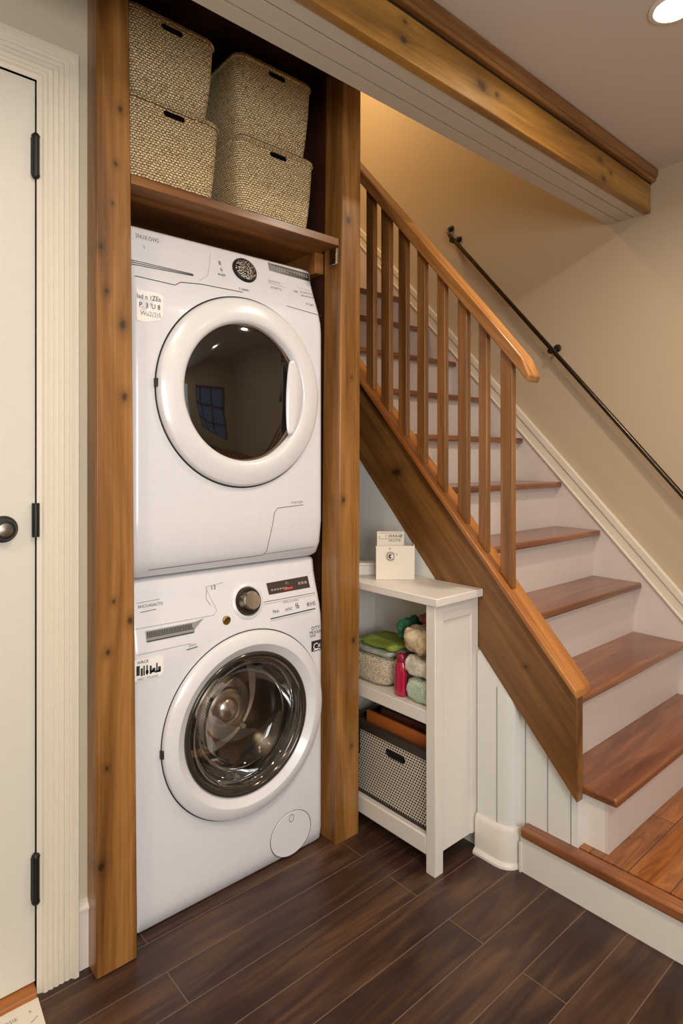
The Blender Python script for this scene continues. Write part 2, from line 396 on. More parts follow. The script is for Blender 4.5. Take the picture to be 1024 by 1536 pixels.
bm = bmesh.new(); box(bm, .445, .457, 1.742, 1.83, 0, 2.39); box(bm, -.482, -.47, 1.742, 1.83, 0, 2.39); box(bm, -.47, .445, 1.742, 1.83, 2.39, 2.402)
struct(mk('trim_2', bm, M['cream']))
dr = thing('door_1', None, None, (-.01, 1.79, .015), kind='structure')
bm = bmesh.new(); box(bm, -.468, .4436, 1.749, 1.80, .03, 2.389); mk('door_panel', bm, M['doorm'], dr, bevel=.002)
for z0, z1, b in ((2.135, 2.245, 1), (1.196, 1.284, 0), (.240, .366, 1)):
    bm = bmesh.new(); zc = (z0+z1)/2; h = (z1-z0)/2
    n = 12; rs = [[(.4425+.0095*math.cos(2*PI*k/n), 1.7410+.0095*math.sin(2*PI*k/n), z) for k in range(n)] for z in (z0+.006*b, z0+h*.66, z0+h*.67, z0+h*1.32, z0+h*1.33, z1-.006*b)]
    rings(bm, rs)
    if b:
        for z, s in ((z1-.006, 1), (z0+.006, -1)):
            lathe(bm, [(.0105, 0), (.0105, .004*s), (.006, .010*s)], (.4425, 1.741, z), 'Z', 12, cap0=True, cap1=True)
        box(bm, .432, .4435, 1.744, 1.752, z0+.008, z1-.008)
    hg = mk('hinge', bm, M['black'], dr, smooth=40)
kn = thing('tmp', None, None)
bpy.data.objects.remove(kn)
bm = bmesh.new(); lathe(bm, [(.034, 0), (.034, -.005), (.031, -.009), (.026, -.010), (.027, -.022), (.024, -.027), (.018, -.028)], (.368, 1.749, 1.221), 'Y', 32, cap0=True, cap1=True)
knob = mk('door_knob', bm, M['black'], dr, smooth=40)
bm = bmesh.new(); lathe(bm, [(.018, -.0275), (.017, -.031), (.004, -.033)], (.368, 1.749, 1.221), 'Y', 24, cap0=True, cap1=True)
k2 = mk('knob_button', bm, M['steel'], knob, smooth=40)
# oak threshold under the door and a printed sheet on the floor
o = mk('door_threshold', pX(-.47, .443, [(1.728, 0), (1.728, .010), (1.745, .022), (1.80, .028), (1.83, .028), (1.83, 0)]), wood('threshold_oak', (190,124,58), (156,92,38), (104,54,20), axis='X', knots=False), bevel=.002)
tag(o, 'oak threshold strip at the foot of the white door', 'threshold')
sh = thing('printed_sheet', 'white printed paper sheet lying on the floor by the door threshold', 'paper', (.3, 1.6, 0))
mk('sheet', pZ(.0005, .003, [(.444, 1.7265), (.428, 1.50), (.12, 1.52), (.135, 1.735)]), M['paper'], sh)

# baseboard strip between casing and post
struct(mk('baseboard_left', pX(.545, .60, [(1.756,0),(1.741,0),(1.741,.160),(1.736,.163),(1.736,.168),(1.742,.174),(1.747,.176),(1.747,.182),(1.756,.184)]), M['white']))

# ------------------------------------------------------------------ posts and shelf
o = mk('timber_post', pY(1.68, 1.754, [(.576,0),(.689,0),(.664,2.84),(.576,2.84)]), M['post'], bevel=.004); tag(o, 'knotty brown timber post left of the stacked machines, beside the door', 'post')
o = mk('timber_post', pY(1.69, 1.79, [(1.424,0),(1.535,0),(1.546,2.84),(1.458,2.84)]), M['post2'], bevel=.004); tag(o, 'brown timber post between the stacked machines and the white cabinet', 'post')
sf = thing('closet_shelf', 'brown wooden shelf above the dryer carrying four woven baskets', 'shelf', (1.05, 2.05, 2.174))
mk('shelf_board', bx(.678, 1.446, 1.70, 2.448, 2.176, 2.204), M['shelf'], sf, bevel=.002)
mk('cleat', bx(1.415, 1.4549, 1.80, 2.44, 2.095, 2.175), M['shelf'], sf, bevel=.002)
mk('bracket', bx(1.425, 1.4375, 1.692, 1.73, 2.105, 2.165), M['steel'], sf, bevel=.002)

# ------------------------------------------------------------------ woven baskets with lids
def lrings(x0, x1, y0, y1, levels, r):
    return [[(x, y, z) for x, y in rrect(x0-e, x1+e, y0-e, y1+e, r)] for z, e in levels]
def stadium(cx, cz, w, h, y0, y1, n=8, tilt=0):
    pts = []
    for k in range(n+1): a = -PI/2 + PI*k/n; pts.append((cx + w/2 - h/2 + h/2*math.cos(a), cz + h/2*math.sin(a)))
    for k in range(n+1): a = PI/2 + PI*k/n; pts.append((cx - w/2 + h/2 + h/2*math.cos(a), cz + h/2*math.sin(a)))
    return pY(y0, y1, pts)
def basket(x0, x1, y0, y1, z0, h, label):
    cx, cy = (x0+x1)/2, (y0+y1)/2
    t = thing('woven_basket', label, 'basket', (cx, cy, z0), 'lidded woven baskets on the closet shelf')
    bm = bmesh.new(); lv = [(z0, -.006), (z0+.006, 0)] + [(z0+.006+(h-.03)*k/6, .018*k/6+.003*math.sin(PI*k/6)) for k in range(1, 7)]
    rings(bm, lrings(x0, x1, y0, y1, lv, .035))
    b = mk('basket_body', bm, M['weave'], t)
    boolean(b, stadium(cx, z0+h-.034, .070, .017, y0-.05, y0+.03), M['gap'])  # handle hole lined dark, painting in the shade inside
    for p in b.data.polygons: p.use_smooth = True
    b.data.set_sharp_from_angle(angle=math.radians(40))
    bm = bmesh.new(); rings(bm, lrings(x0-.017, x1+.017, y0-.017, y1+.017, [(z0+h-.022, -.002), (z0+h-.019, .007), (z0+h-.010, .005), (z0+h-.002, -.002), (z0+h, -.012)], .04))
    mk('lid', bm, M['weave'], t, smooth=50)
    return t
basket(.694, .978, 1.778, 2.10, 2.2045, .277, 'woven seagrass basket at the bottom of the left stack, resting on the shelf')
basket(1.076, 1.366, 1.778, 2.10, 2.2045, .280, 'woven seagrass basket at the bottom of the right stack, resting on the shelf')
basket(.700, .966, 1.786, 2.10, 2.482, .266, 'woven seagrass basket on top of the left stack')
basket(1.080, 1.362, 1.786, 2.10, 2.485, .280, 'woven seagrass basket on top of the right stack')

# ------------------------------------------------------------------ washer and dryer
Y0 = 1.743
def interp(tab, z):
    if z <= tab[0][0]: return tab[0][1]
    for (a, b), (c_, d) in zip(tab, tab[1:]):
        if z <= c_:
            t = (z-a)/(c_-a); t = t*t*(3-2*t); return b+(d-b)*t
    return tab[-1][1]
DR = [(1.04,.035),(1.09,.010),(1.18,0),(1.86,0),(2.105,.07)]
WA = [(0,0.01),(.05,0),(.80,0),(1.035,.05)]
def body(parent, z0, z1, tab, hole=None):
    bm = bmesh.new(); rs = []; zs = [z0, z0+.010] + [z0+.010+(z1-z0-.022)*k/26 for k in range(1, 27)] + [z1-.006, z1]
    for z in zs:
        ins = .008 if z == z0 else (.012 if z == z1 else (.003 if z == z1-.006 else 0))
        yf = Y0 + interp(tab, z) + ins
        rs.append([(x, y, z) for x, y in rrect(.694+ins, 1.412-ins, yf, 2.38-ins, .030, 6)])
    rings(bm, rs); b = mk('cabinet_body', bm, M['enamel'], parent)
    if hole:
        cb = bmesh.new(); lathe(cb, [(hole[2], -.2), (hole[2], .5)], (hole[0], Y0, hole[1]), 'Y', 64, cap0=True, cap1=True)
        boolean(b, cb, M['gasket'])
    for p in b.data.polygons: p.use_smooth = True
    b.data.set_sharp_from_angle(angle=math.radians(35))
    return b
GC = [0]
def gtag(bm, f0):
    lay = bm.faces.layers.int.get('g') or bm.faces.layers.int.new('g'); GC[0] += 1; bm.faces.ensure_lookup_table()
    for f in bm.faces[f0:]: f[lay] = GC[0]
class Decal:                               # flat print that follows the curved front
    def __init__(s, tab, e=.0012): s.tab, s.e = tab, e
    def y(s, z): return Y0 + interp(s.tab, z) - s.e
    def poly(s, bm, pts):
        f = bm.faces.new([bm.verts.new((x, s.y(z), z)) for x, z in pts])
    def line(s, bm, pts, w=.0016):
        nf0 = len(bm.faces)
        P = []
        for (a, b), (c_, d) in zip(pts, pts[1:]):
            n = max(2, int(math.hypot(c_-a, d-b)/.02))
            P += [(a+(c_-a)*k/n, b+(d-b)*k/n) for k in range(n)]
        P.append(pts[-1]); L = []; R = []
        for i, (x, z) in enumerate(P):
            x1, z1 = P[min(i+1, len(P)-1)]; x0, z0 = P[max(i-1, 0)]
            l = math.hypot(x1-x0, z1-z0) or 1; nx, nz = -(z1-z0)/l*w/2, (x1-x0)/l*w/2
            L.append(bm.verts.new((x+nx, s.y(z+nz), z+nz))); R.append(bm.verts.new((x-nx, s.y(z-nz), z-nz)))
        for i in range(len(P)-1): bm.faces.new((L[i], L[i+1], R[i+1], R[i]))
        gtag(bm, nf0)
    def text(s, bm, txt, x, z, size, shear=0, wx=1.0, ang=0):
        nf0 = len(bm.faces)
        cu = bpy.data.curves.new('t', 'FONT'); cu.body = txt; cu.size = size; cu.resolution_u = 2; cu.shear = shear
        ob = bpy.data.objects.new('t', cu); C.objects.link(ob); dg = bpy.context.evaluated_depsgraph_get()
        me = bpy.data.meshes.new_from_object(ob.evaluated_get(dg)); bpy.data.objects.remove(ob)
        ca, sa = math.cos(ang), math.sin(ang)
        vs = [bm.verts.new((x+wx*(v.co.x*ca-v.co.y*sa), s.y(z+v.co.y+v.co.x*sa), z+v.co.y*ca+v.co.x*sa)) for v in me.vertices]
        for p in me.polygons:
            try: bm.faces.new([vs[i] for i in p.vertices])
            except ValueError: pass
        bpy.data.meshes.remove(me); gtag(bm, nf0)
def print_part(name, bm, m, parent):
    for f in bm.faces:
        f.normal_update()
        if f.normal.y > 0: f.normal_flip()
    lay = bm.faces.layers.int.get('g'); ids = sorted({f[lay] for f in bm.faces}) if lay else [0]; first = None
    for g in ids:
        b2 = bm.copy(); l2 = b2.faces.layers.int.get('g')
        if l2: bmesh.ops.delete(b2, geom=[f for f in b2.faces if f[l2] != g], context='FACES')
        me = bpy.data.meshes.new(name); b2.to_mesh(me); b2.free(); me.materials.append(m)
        o = bpy.data.objects.new(name, me); C.objects.link(o); o.parent = parent
        o.matrix_parent_inverse = Matrix.Translation(-WLOC[parent.name]); WLOC[o.name] = Vector((0,0,0)); first = first or o
    bm.free(); return first

# ---- dryer
dy = thing('clothes_dryer', 'white front-loading dryer with a smoked dark glass door, stacked on the washer', 'dryer', (1.053, 2.06, 1.045))
body(dy, 1.045, 2.105, DR); D = Decal(DR)
cx, cz = 1.072, 1.617
bm = bmesh.new()
lathe(bm, [(.303, .0), (.303, -.006), (.300, -.014), (.293, -.019), (.272, -.023), (.262, -.0265), (.245, -.029), (.232, -.028), (.223, -.022), (.219, -.012), (.216, -.008)], (cx, Y0, cz), 'Y', 96, ez=1.02, cap0=True)
dd = mk('dryer_door', bm, M['enamel2'], dy, smooth=60)
bm = bmesh.new(); lathe(bm, [(.3075, -.0012), (.3015, -.0012)], (cx, Y0, cz), 'Y', 96, ez=1.02); mk('door_seam', bm, M['gap'], dd)
bm = bmesh.new(); lathe(bm, [(.2155, -.013), (.212, -.0145), (.208, -.0145), (.206, -.0125)], (cx-.012, Y0, cz), 'Y', 96, ez=1.06); mk('window_rim', bm, M['steel'], dd, smooth=40)
bm = bmesh.new(); lathe(bm, [(.214, -.008), (.208, -.011), (.16, -.018), (.10, -.022), (.04, -.0235), (.005, -.024)], (cx-.012, Y0, cz), 'Y', 96, ez=1.06, cap1=True); mk('door_glass', bm, M['glassd'], dd, smooth=60)
# scooped pull on the right of the glass
bm = bmesh.new(); N_ = 20; L = []; Rr = []; Mi = []
for k in range(N_+1):
    t = k/N_; a = math.radians(-36 + 68*t)
    xr, zr = cx-.010+.218*math.cos(a), cz+.218*1.06*math.sin(a)
    bow = math.sin(PI*t)
    L.append(bm.verts.new((xr-.006-.052*bow**.75, Y0-.0255, zr))); Mi.append(bm.verts.new((xr-.026*bow, Y0-.0215, zr))); Rr.append(bm.verts.new((xr+.007, Y0-.0285, zr)))
for k in range(N_):
    bm.faces.new((L[k], Mi[k], Mi[k+1], L[k+1])); bm.faces.new((Mi[k], Rr[k], Rr[k+1], Mi[k+1]))
hd = mk('door_pull', bm, M['enamel2'], dd, smooth=60)
sol = hd.modifiers.new('s', 'SOLIDIFY'); sol.thickness = .004
mk('hinge_tab', bx(cx-.303-.006, cx-.303+.006, Y0-.012, Y0+.004, cz-.004, cz+.022), M['ink'], dy, bevel=.001)
# control panel
bm = bmesh.new(); lathe(bm, [(.046, .006), (.046, -.004), (.043, -.009), (.041, -.010)], (1.108, 0, 0), 'Y', 48, cap1=True)
def tilt(bm, c, ang):
    R = Matrix.Translation(c) @ Matrix.Rotation(ang, 4, 'X') @ Matrix.Translation(-Vector((c[0], 0, 0)))
    bmesh.ops.transform(bm, matrix=R, verts=bm.verts[:])
kc = Vector((1.108, Y0+interp(DR, 2.044)-.003, 2.040)); ka = -math.radians(20)
tilt(bm, kc, ka); kb = mk('dial', bm, M['black'], dy, smooth=40)
bm = bmesh.new(); lathe(bm, [(.040, -.0095), (.038, -.013), (.024, -.0155), (.008, -.0150), (.002, -.015)], (1.108, 0, 0), 'Y', 48, cap1=True); tilt(bm, kc, ka)
NN = NT('ridged_chrome'); vv = NN.mapping((1,1,1)); wv = NN.n('ShaderNodeTexVoronoi'); NN.L.new(vv, wv.inputs['Vector']); wv.inputs['Scale'].default_value = 190
NN.col(NN.ramp(wv.outputs['Distance'], [(.2, S((225,222,214))), (.7, S((70,66,62)))])); NN.b.inputs['Metallic'].default_value = .9; NN.b.inputs['Roughness'].default_value = .25; NN.bump(wv.outputs['Distance'], 1, .003)
mk('dial_face', bm, NN.m, kb, smooth=60)
bm = bmesh.new(); D2 = Decal(DR, .0016); D2.poly(bm, [(1.211, 2.093), (1.391, 2.089), (1.393, 2.059), (1.214, 2.064)]); disp = print_part('display', bm, M['display'], dy)
bm = bmesh.new(); D3 = Decal(DR, .0022); 
for k in range(15): D3.poly(bm, [(1.222+k*.011, 2.085), (1.230+k*.011, 2.085), (1.230+k*.011, 2.070), (1.222+k*.011, 2.071)])
print_part('display_segments', bm, M['greyink'], disp)
bm = bmesh.new()
D.text(bm, 'SNUX:OWS', .734, 2.066, .019, wx=.75); D.text(bm, '8', 1.010, 2.040, .022); D.text(bm, '6', 1.012, 2.018, .020); D.text(bm, 'RNEP', 1.000, 2.000, .012)
D.text(bm, 'T.UJMRY', 1.068, 1.962, .011); D.text(bm, 'PAE', 1.306, 2.000, .011)
D.text(bm, 'E.FE.-IYRTR. TE FU', 1.335, 2.004, .0085, wx=.8); D.text(bm, 'BRUTNRT ETEIWE', 1.335, 1.990, .0085, wx=.8)
print_part('printed_text', bm, M['ink'], dy)
bm = bmesh.new(); D.text(bm, 'TANDSUTA', 1.200, 2.020, .010); D.text(bm, '(FOIIRTS)', 1.203, 1.995, .012); D.text(bm, 'AT,ESR', 1.345, 1.958, .012)
D.text(bm, 'NLRIUTERR', 1.262, 1.243, .010); D.text(bm, 'I', .755, 2.033, .02)
D.line(bm, [(1.20, 2.016), (1.27, 2.010)], .001); D.line(bm, [(1.33, 2.023), (1.385, 2.020)], .001)
print_part('faint_text', bm, M['greyink'], dy)
bm = bmesh.new()
D.line(bm, [(.712, 1.935), (.837, 1.931), (.858, 1.945), (.93, 1.953), (1.08, 1.955)], .0022); D.line(bm, [(1.255, 1.937), (1.408, 1.925)], .0016)
D.line(bm, [(.755, 1.068), (1.155, 1.071), (1.168, 1.085), (1.192, 1.215), (1.205, 1.230), (1.315, 1.236)], .0016)
D.line(bm, [(1.16, 1.074), (1.37, 1.079)], .0013)
for dz in (0, .007, .014): D.line(bm, [(.700, 1.972+dz), (.907, 1.977+dz*.4)], .0022)
print_part('panel_seams', bm, M['ink'], dy)
bm = bmesh.new()   # light-grey lines painted as shade of a pull recess, upper left
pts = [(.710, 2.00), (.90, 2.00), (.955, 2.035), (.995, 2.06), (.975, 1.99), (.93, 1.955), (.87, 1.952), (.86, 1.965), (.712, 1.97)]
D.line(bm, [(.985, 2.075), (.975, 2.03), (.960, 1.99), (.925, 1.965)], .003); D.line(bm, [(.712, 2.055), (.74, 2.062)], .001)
print_part('pull_shade_lines', bm, plain('enamel_shade', (206,201,198), .3), dy)
st = bmesh.new(); D.poly(st, [(.712, 1.893), (.780, 1.893), (.792, 1.885), (.792, 1.828), (.780, 1.812), (.735, 1.800), (.712, 1.803)]); stk = print_part('sticker', st, M['sticker'], dy)
bm = bmesh.new(); D2.text(bm, 'lad n 1ZEa', .712, 1.868, .020, wx=.85); D2.text(bm, "P. 3 'U 8", .718, 1.843, .021, wx=.9); print_part('sticker_text', bm, M['ink'], stk)
bm = bmesh.new(); D2.text(bm, 'Wu2(2)5', .722, 1.820, .019, wx=.9); print_part('sticker_faint_text', bm, M['greyink'], stk)

# ---- washer
wa = thing('washing_machine', 'white front-loading washer with a clear glass door, standing on the floor under the dryer', 'washer', (1.053, 2.06, 0))
cx, cz = 1.090, .526
body(wa, .004, 1.038, WA, hole=(cx, cz, .215)); D = Decal(WA); D2 = Decal(WA, .0022)
bm = bmesh.new(); box(bm, .72, 1.39, 1.80, 2.35, 0, .0045); mk('plinth', bm, M['gap'], wa)
bm = bmesh.new()
lathe(bm, [(.216, .0), (.303, .0), (.303, -.006), (.300, -.013), (.293, -.0175), (.264, -.0245), (.2605, -.0245), (.233, -.006), (.228, .004), (.214, .03)], (cx, Y0, cz), 'Y', 96)
wd = mk('washer_door', bm, M['enamel2'], wa, smooth=24)
bm = bmesh.new(); lathe(bm, [(.3062, -.0012), (.3015, -.0012)], (cx, Y0, cz), 'Y', 96); mk('door_seam', bm, M['gap'], wd)
bm = bmesh.new(); lathe(bm, [(.233, -.006), (.231, -.012), (.224, -.014), (.217, -.009), (.208, .004), (.201, .022), (.198, .05)], (cx, Y0, cz), 'Y', 96); mk('door_gasket', bm, plain('smoked_ring', (70,64,56), .15, coat=.5, metal=.6), wd, smooth=60)
bm = bmesh.new(); lathe(bm, [(.217, -.008), (.208, -.012), (.196, -.008), (.185, .02), (.174, .045), (.160, .066), (.135, .078), (.09, .086), (.04, .089), (.003, .090)], (cx, Y0, cz), 'Y', 96, cap1=True); mk('glass_bowl', bm, M['glass'], wd, smooth=60)
bm = bmesh.new(); lathe(bm, [(.204, .06), (.206, .075), (.2125, .09), (.2125, .29), (.19, .30), (.175, .287), (.15, .262), (.125, .247), (.003, .243)], (cx, Y0, cz), 'Y', 96, cap1=True)
drm = mk('drum', bm, M['drum'], wa, smooth=40)
bm = bmesh.new(); lathe(bm, [(.135, .2425), (.130, .200), (.112, .180), (.106, .168), (.074, .156), (.070, .140), (.060, .136), (.056, .144), (.042, .142), (.038, .128), (.026, .120), (.003, .117)], (cx, Y0, cz), 'Y', 72, cap1=True)
mk('drum_hub', bm, M['hub'], drm, smooth=28)
bm = bmesh.new()
for k in range(3):
    a = math.radians(75 + 120*k); p = Vector((cx + .15*math.cos(a), Y0+.23, cz + .15*math.sin(a)))
    rings(bm, [[(cx + r*math.cos(a+d), Y0+y, cz + r*math.sin(a+d)) for r, d in ((.12, -.10), (.12, .10), (.19, .06), (.19, -.06))] for y in (.262, .236)])
    o = mk('drum_rib', bm, M['hub'], drm, smooth=30, bevel=.004); bm = bmesh.new()
bm.free()
mk('hinge_tab', bx(cx-.303-.006, cx-.303+.006, Y0-.012, Y0+.004, .505, .530), M['ink'], wa, bevel=.001)
kc = Vector((1.101, Y0+interp(WA, .921)-.001, .921)); ka = -math.radians(15)
bm = bmesh.new(); lathe(bm, [(.060, .006), (.060, -.001), (.053, -.006), (.049, -.006)], (1.101, 0, 0), 'Y', 48); tilt(bm, kc, ka); mk('dial_bezel', bm, M['enamel2'], wa, smooth=40)
bm = bmesh.new(); lathe(bm, [(.047, .004), (.047, -.008), (.043, -.014), (.038, -.015), (.034, -.014)], (1.101, 0, 0), 'Y', 48, cap1=True); tilt(bm, kc, ka); kb = mk('dial', bm, M['iron'], wa, smooth=40)
bm = bmesh.new(); lathe(bm, [(.032, -.014), (.031, -.030), (.027, -.034), (.003, -.035)], (1.101, 0, 0), 'Y', 48, cap1=True); tilt(bm, kc, ka); mk('dial_cap', bm, M['chrome'], kb, smooth=40)
bm = bmesh.new(); lathe(bm, [(.014, .002), (.014, -.004), (.011, -.006), (.003, -.0045)], (1.013, Y0+interp(WA, .875), .875), 'Y', 24, cap1=True); mk('badge', bm, M['brass'], wa, smooth=40)
bm = bmesh.new(); D.poly(bm, [(1.185, .968), (1.365, .971), (1.368, .930), (1.189, .929)]); disp = print_part('display', bm, M['display'], wa)
bm = bmesh.new(); D2.text(bm, 'o.', 1.262, .954, .02); 
for k in range(6): D2.poly(bm, [(1.20+k*.012, .940), (1.208+k*.012, .940), (1.208+k*.012, .946), (1.20+k*.012, .946)])
for k in range(3): D2.poly(bm, [(1.318+k*.014, .946), (1.328+k*.014, .946), (1.328+k*.014, .955), (1.318+k*.014, .955)])
gtag(bm, len(bm.faces)-3); print_part('display_segments', bm, M['dispdot'], disp)
bm = bmesh.new(); D2.poly(bm, [(1.255, .936), (1.292, .937), (1.292, .943), (1.255, .942)]); print_part('display_red_mark', bm, M['red'], disp)
bm = bmesh.new()
D.text(bm, 'IIHCOASACTD', .730, .955, .012); D.text(bm, '13', .972, .975, .020); D.text(bm, 'PInIt', 1.193, .868, .014); D.text(bm, '10TIC', 1.243, .867, .013)
D.text(bm, 'f6', 1.290, .868, .028, wx=.8); D.text(bm, '8/HS', 1.340, .868, .020)
D.line(bm, [(1.162, .909), (1.385, .909)], .0016); D.line(bm, [(1.18, .852), (1.375, .856)], .0032); D.line(bm, [(.728, .970), (.800, .972)], .001)
D.line(bm, [(.735, .943), (.785, .945)], .0015)
D.line(bm, [(.960, .985), (.952, .95), (.965, .93)], .001)
D.line(bm, [(.868, .812), (.905, .815)], .0022)
print_part('printed_text', bm, M['ink'], wa)
bm = bmesh.new(); D.line(bm, [(.712, .900), (.970, .898), (.985, .908), (.955, .986), (1.02, .992)], .0010); D.line(bm, [(.712, .828), (.88, .829)], .001)
D.line(bm, [(1.18, .845), (1.36, .848)], .001); D.line(bm, [(1.162, .902), (1.385, .902)], .001); D.text(bm, 'Zxim', .875, .820, .012)
D.text(bm, 'TBYRL RYUTESIA', 1.240, .893, .009)
print_part('faint_lines', bm, M['greyink'], wa)
bm = bmesh.new(); D.poly(bm, [(.744, .889), (.905, .889), (.935, .895), (.900, .868), (.898, .858), (.744, .858)]); vt = print_part('drawer_grip', bm, plain('grip_grey', (150,147,146), .4), wa)
bm = bmesh.new()
for k in range(28): D2.poly(bm, [(.748+k*.0052, .886), (.751+k*.0052, .886), (.751+k*.0052, .873), (.748+k*.0052, .873)])
D2.line(bm, [(.746, .860), (.895, .860)], .003); D2.line(bm, [(.746, .871), (.897, .871)], .002)
print_part('grip_ribs', bm, M['ink'], vt)
st = bmesh.new(); D.poly(st, [(.705, .815), (.785, .815), (.793, .807), (.793, .762), (.783, .752), (.705, .752)]); stk = print_part('sticker', st, M['sticker'], wa)
bm = bmesh.new(); D2.text(bm, 'WRCE', .712, .802, .012)
for i, (a, b_, h) in enumerate(((0,.010,.028),(.013,.006,.022),(.021,.004,.028),(.028,.008,.010),(.030,.004,.028),(.040,.006,.024),(.048,.009,.012),(.060,.004,.028),(.066,.008,.016),(.041,.012,.007),(.056,.018,.006))):
    zb = .766 if i % 3 else .769; D2.poly(bm, [(.710+a, zb+h), (.710+a+b_, zb+h), (.710+a+b_, zb), (.710+a, zb)])
D2.text(bm, 'IXIKT. IYX.nmm', .712, .754, .009, wx=1.05); print_part('sticker_text', bm, M['ink'], stk)
bm = bmesh.new(); D.text(bm, 'DTY', 1.352, .782, .018, wx=1.1); D.text(bm, 'MUULR', 1.343, .768, .016); D.text(bm, '%%%', 1.345, .757, .013)
D.poly(bm, [(1.352, .742), (1.399, .742), (1.399, .704), (1.352, .704)]); em = print_part('energy_mark', bm, M['ink'], wa)
bm = bmesh.new(); D2.text(bm, 'C', 1.358, .710, .034, wx=1); D2.text(bm, '#', 1.380, .716, .020); D2.line(bm, [(1.36, .709), (1.392, .709)], .003); print_part('energy_mark_letter', bm, M['sticker'], em)
bm = bmesh.new(); lathe(bm, [(.0875, -.0010), (.0855, -.0010)], (1.262, Y0, .088), 'Y', 64, ez=.88); fc = mk('filter_cap', bm, M['ink'], wa)
bm = bmesh.new(); lathe(bm, [(.0855, -.0005), (.084, -.0022), (.003, -.0025)], (1.262, Y0, .088), 'Y', 64, ez=.88, cap1=True); mk('cap_disc', bm, M['enamel'], fc, smooth=40)
bm = bmesh.new(); lathe(bm, [(.010, -.0030), (.0085, -.0030)], (1.262, Y0, .142), 'Y', 24, ez=1.4); mk('cap_latch', bm, M['ink'], fc)

# ------------------------------------------------------------------ panelled wall under the stairs, landing
wallplan = [(1.806, 2.449), (1.806, 1.3385), (1.788, 1.3385), (1.788, 1.245)] + [(1.788+.046*(1-math.cos(math.radians(a))), 1.245-.055*math.sin(math.radians(a))) for a in (20, 40, 60, 80, 90)] + [(1.834, .98), (1.841, .98), (1.841, 2.449)]
# top follows the stringer
bm = bmesh.new()
lo = [bm.verts.new((x, y, .0)) for x, y in wallplan]; hi = [bm.verts.new((x, y, .314+1.065*(y-.963)-.001)) for x, y in wallplan]
n = len(lo); bm.faces.new(lo[::-1]); bm.faces.new(hi)
for i in range(n): bm.faces.new((lo[i], lo[(i+1) % n], hi[(i+1) % n], hi[i]))
box(bm, 1.8412, 1.8725, .98, 1.0, .1585, .322)
struct(mk('wall_under_stairs', bm, M['bead'], smooth=20))
bm = bmesh.new()
for y in (1.255, 1.171, 1.087, 1.004):
    x = 1.834 if y < 1.19 else 1.788
    box(bm, x-.0008, x+.001, y-.0018, y+.0018, .15 if y < 1.17 else .13, .30+1.05*(y-.963))
struct(mk('groove_shade_strips', bm, plain('groove_shadow', (150,150,146), .6)))  # thin grey strips painted as shade in the board grooves
# baseboard wrapping the corner
def base_ring(off, z):
    P = [(1.788-off, 1.338), (1.788-off, 1.245)] + [(1.788-off+(.044+off)*(1-math.cos(math.radians(a))), 1.245-(.057+off*.4)*math.sin(math.radians(a))) for a in (18, 36, 54, 72, 90)] + [(1.833, 1.195), (1.7875, 1.25), (1.7875, 1.338)]
    return [(x, y, z) for x, y in P]
bm = bmesh.new(); rings(bm, [base_ring(.028, 0), base_ring(.028, .008), base_ring(.020, .017), base_ring(.015, .018), base_ring(.015, .120), base_ring(.010, .130), base_ring(.004, .136)])
struct(mk('baseboard_stairs', bm, M['white'], smooth=30))
# landing
ld = thing('stair_landing', 'low oak-planked landing with a rounded nosing and white face at the foot of the stairs', 'landing', (2.36, .2, 0))
mk('landing_face', bx(1.806, 1.83, -1.3, 1.172, 0, .122), M['white'], ld)
mk('landing_boards', bx(1.842, 2.918, -1.3, 1.165, .10, .158), M['landing'], ld)
mk('landing_nosing', bx(1.793, 1.842, -1.3, 1.168, .120, .158), M['tready'], ld, bevel=.010, seg=3)
struct(mk('trim_4', bx(1.80, 1.806, 1.168, 1.175, 0, .1), M['white']))

# ------------------------------------------------------------------ staircase
T = [(.862,.352),(1.040,.587),(1.235,.822),(1.433,1.050),(1.640,1.280),(1.868,1.512),(2.10,1.745),(2.325,1.980),(2.545,2.215),(2.775,2.455)]
stc = thing('staircase', 'straight staircase with polished wooden treads and white risers climbing beside the tan wall', 'stairs', (2.36, 1.9, 0))
for i, (y, z) in enumerate(T):
    yn = T[i+1][0]+.05 if i < 9 else 3.60
    x0 = 1.852 if i == 0 else 1.842
    bm = bx(x0, 2.905, y, yn, z-.028, z); mk('tread', bm, M['tread'], stc, bevel=.008, seg=3)
    zb = .158 if i == 0 else T[i-1][1]
    mk('riser', bx(1.874 if i == 0 else 1.842, 2.904, y+.038, y+.054, zb, z-.027), M['riser'], stc)
mk('step_side', bx(1.8735, 1.885, .912, .985, .158, .325), M['white'], stc)
sx0, sx1 = 1.802, 1.840
capz = lambda y: .700 + 1.075*(y-.966)
botz = lambda y: .314 + 1.065*(y-.963)
mk('stringer', pX(sx0, sx1, [(.966, botz(.966)), (.966, capz(.966)-.034), (2.50, capz(2.5)-.034), (2.50, botz(2.5))]), M['stair_side'], stc, bevel=.003)
mk('stringer_cap', pX(1.772, 1.866, [(.952, capz(.952)-.004), (.952, capz(.952)-.032), (2.5, capz(2.5)-.032), (2.5, capz(2.5))]), M['cap'], stc, bevel=.005)
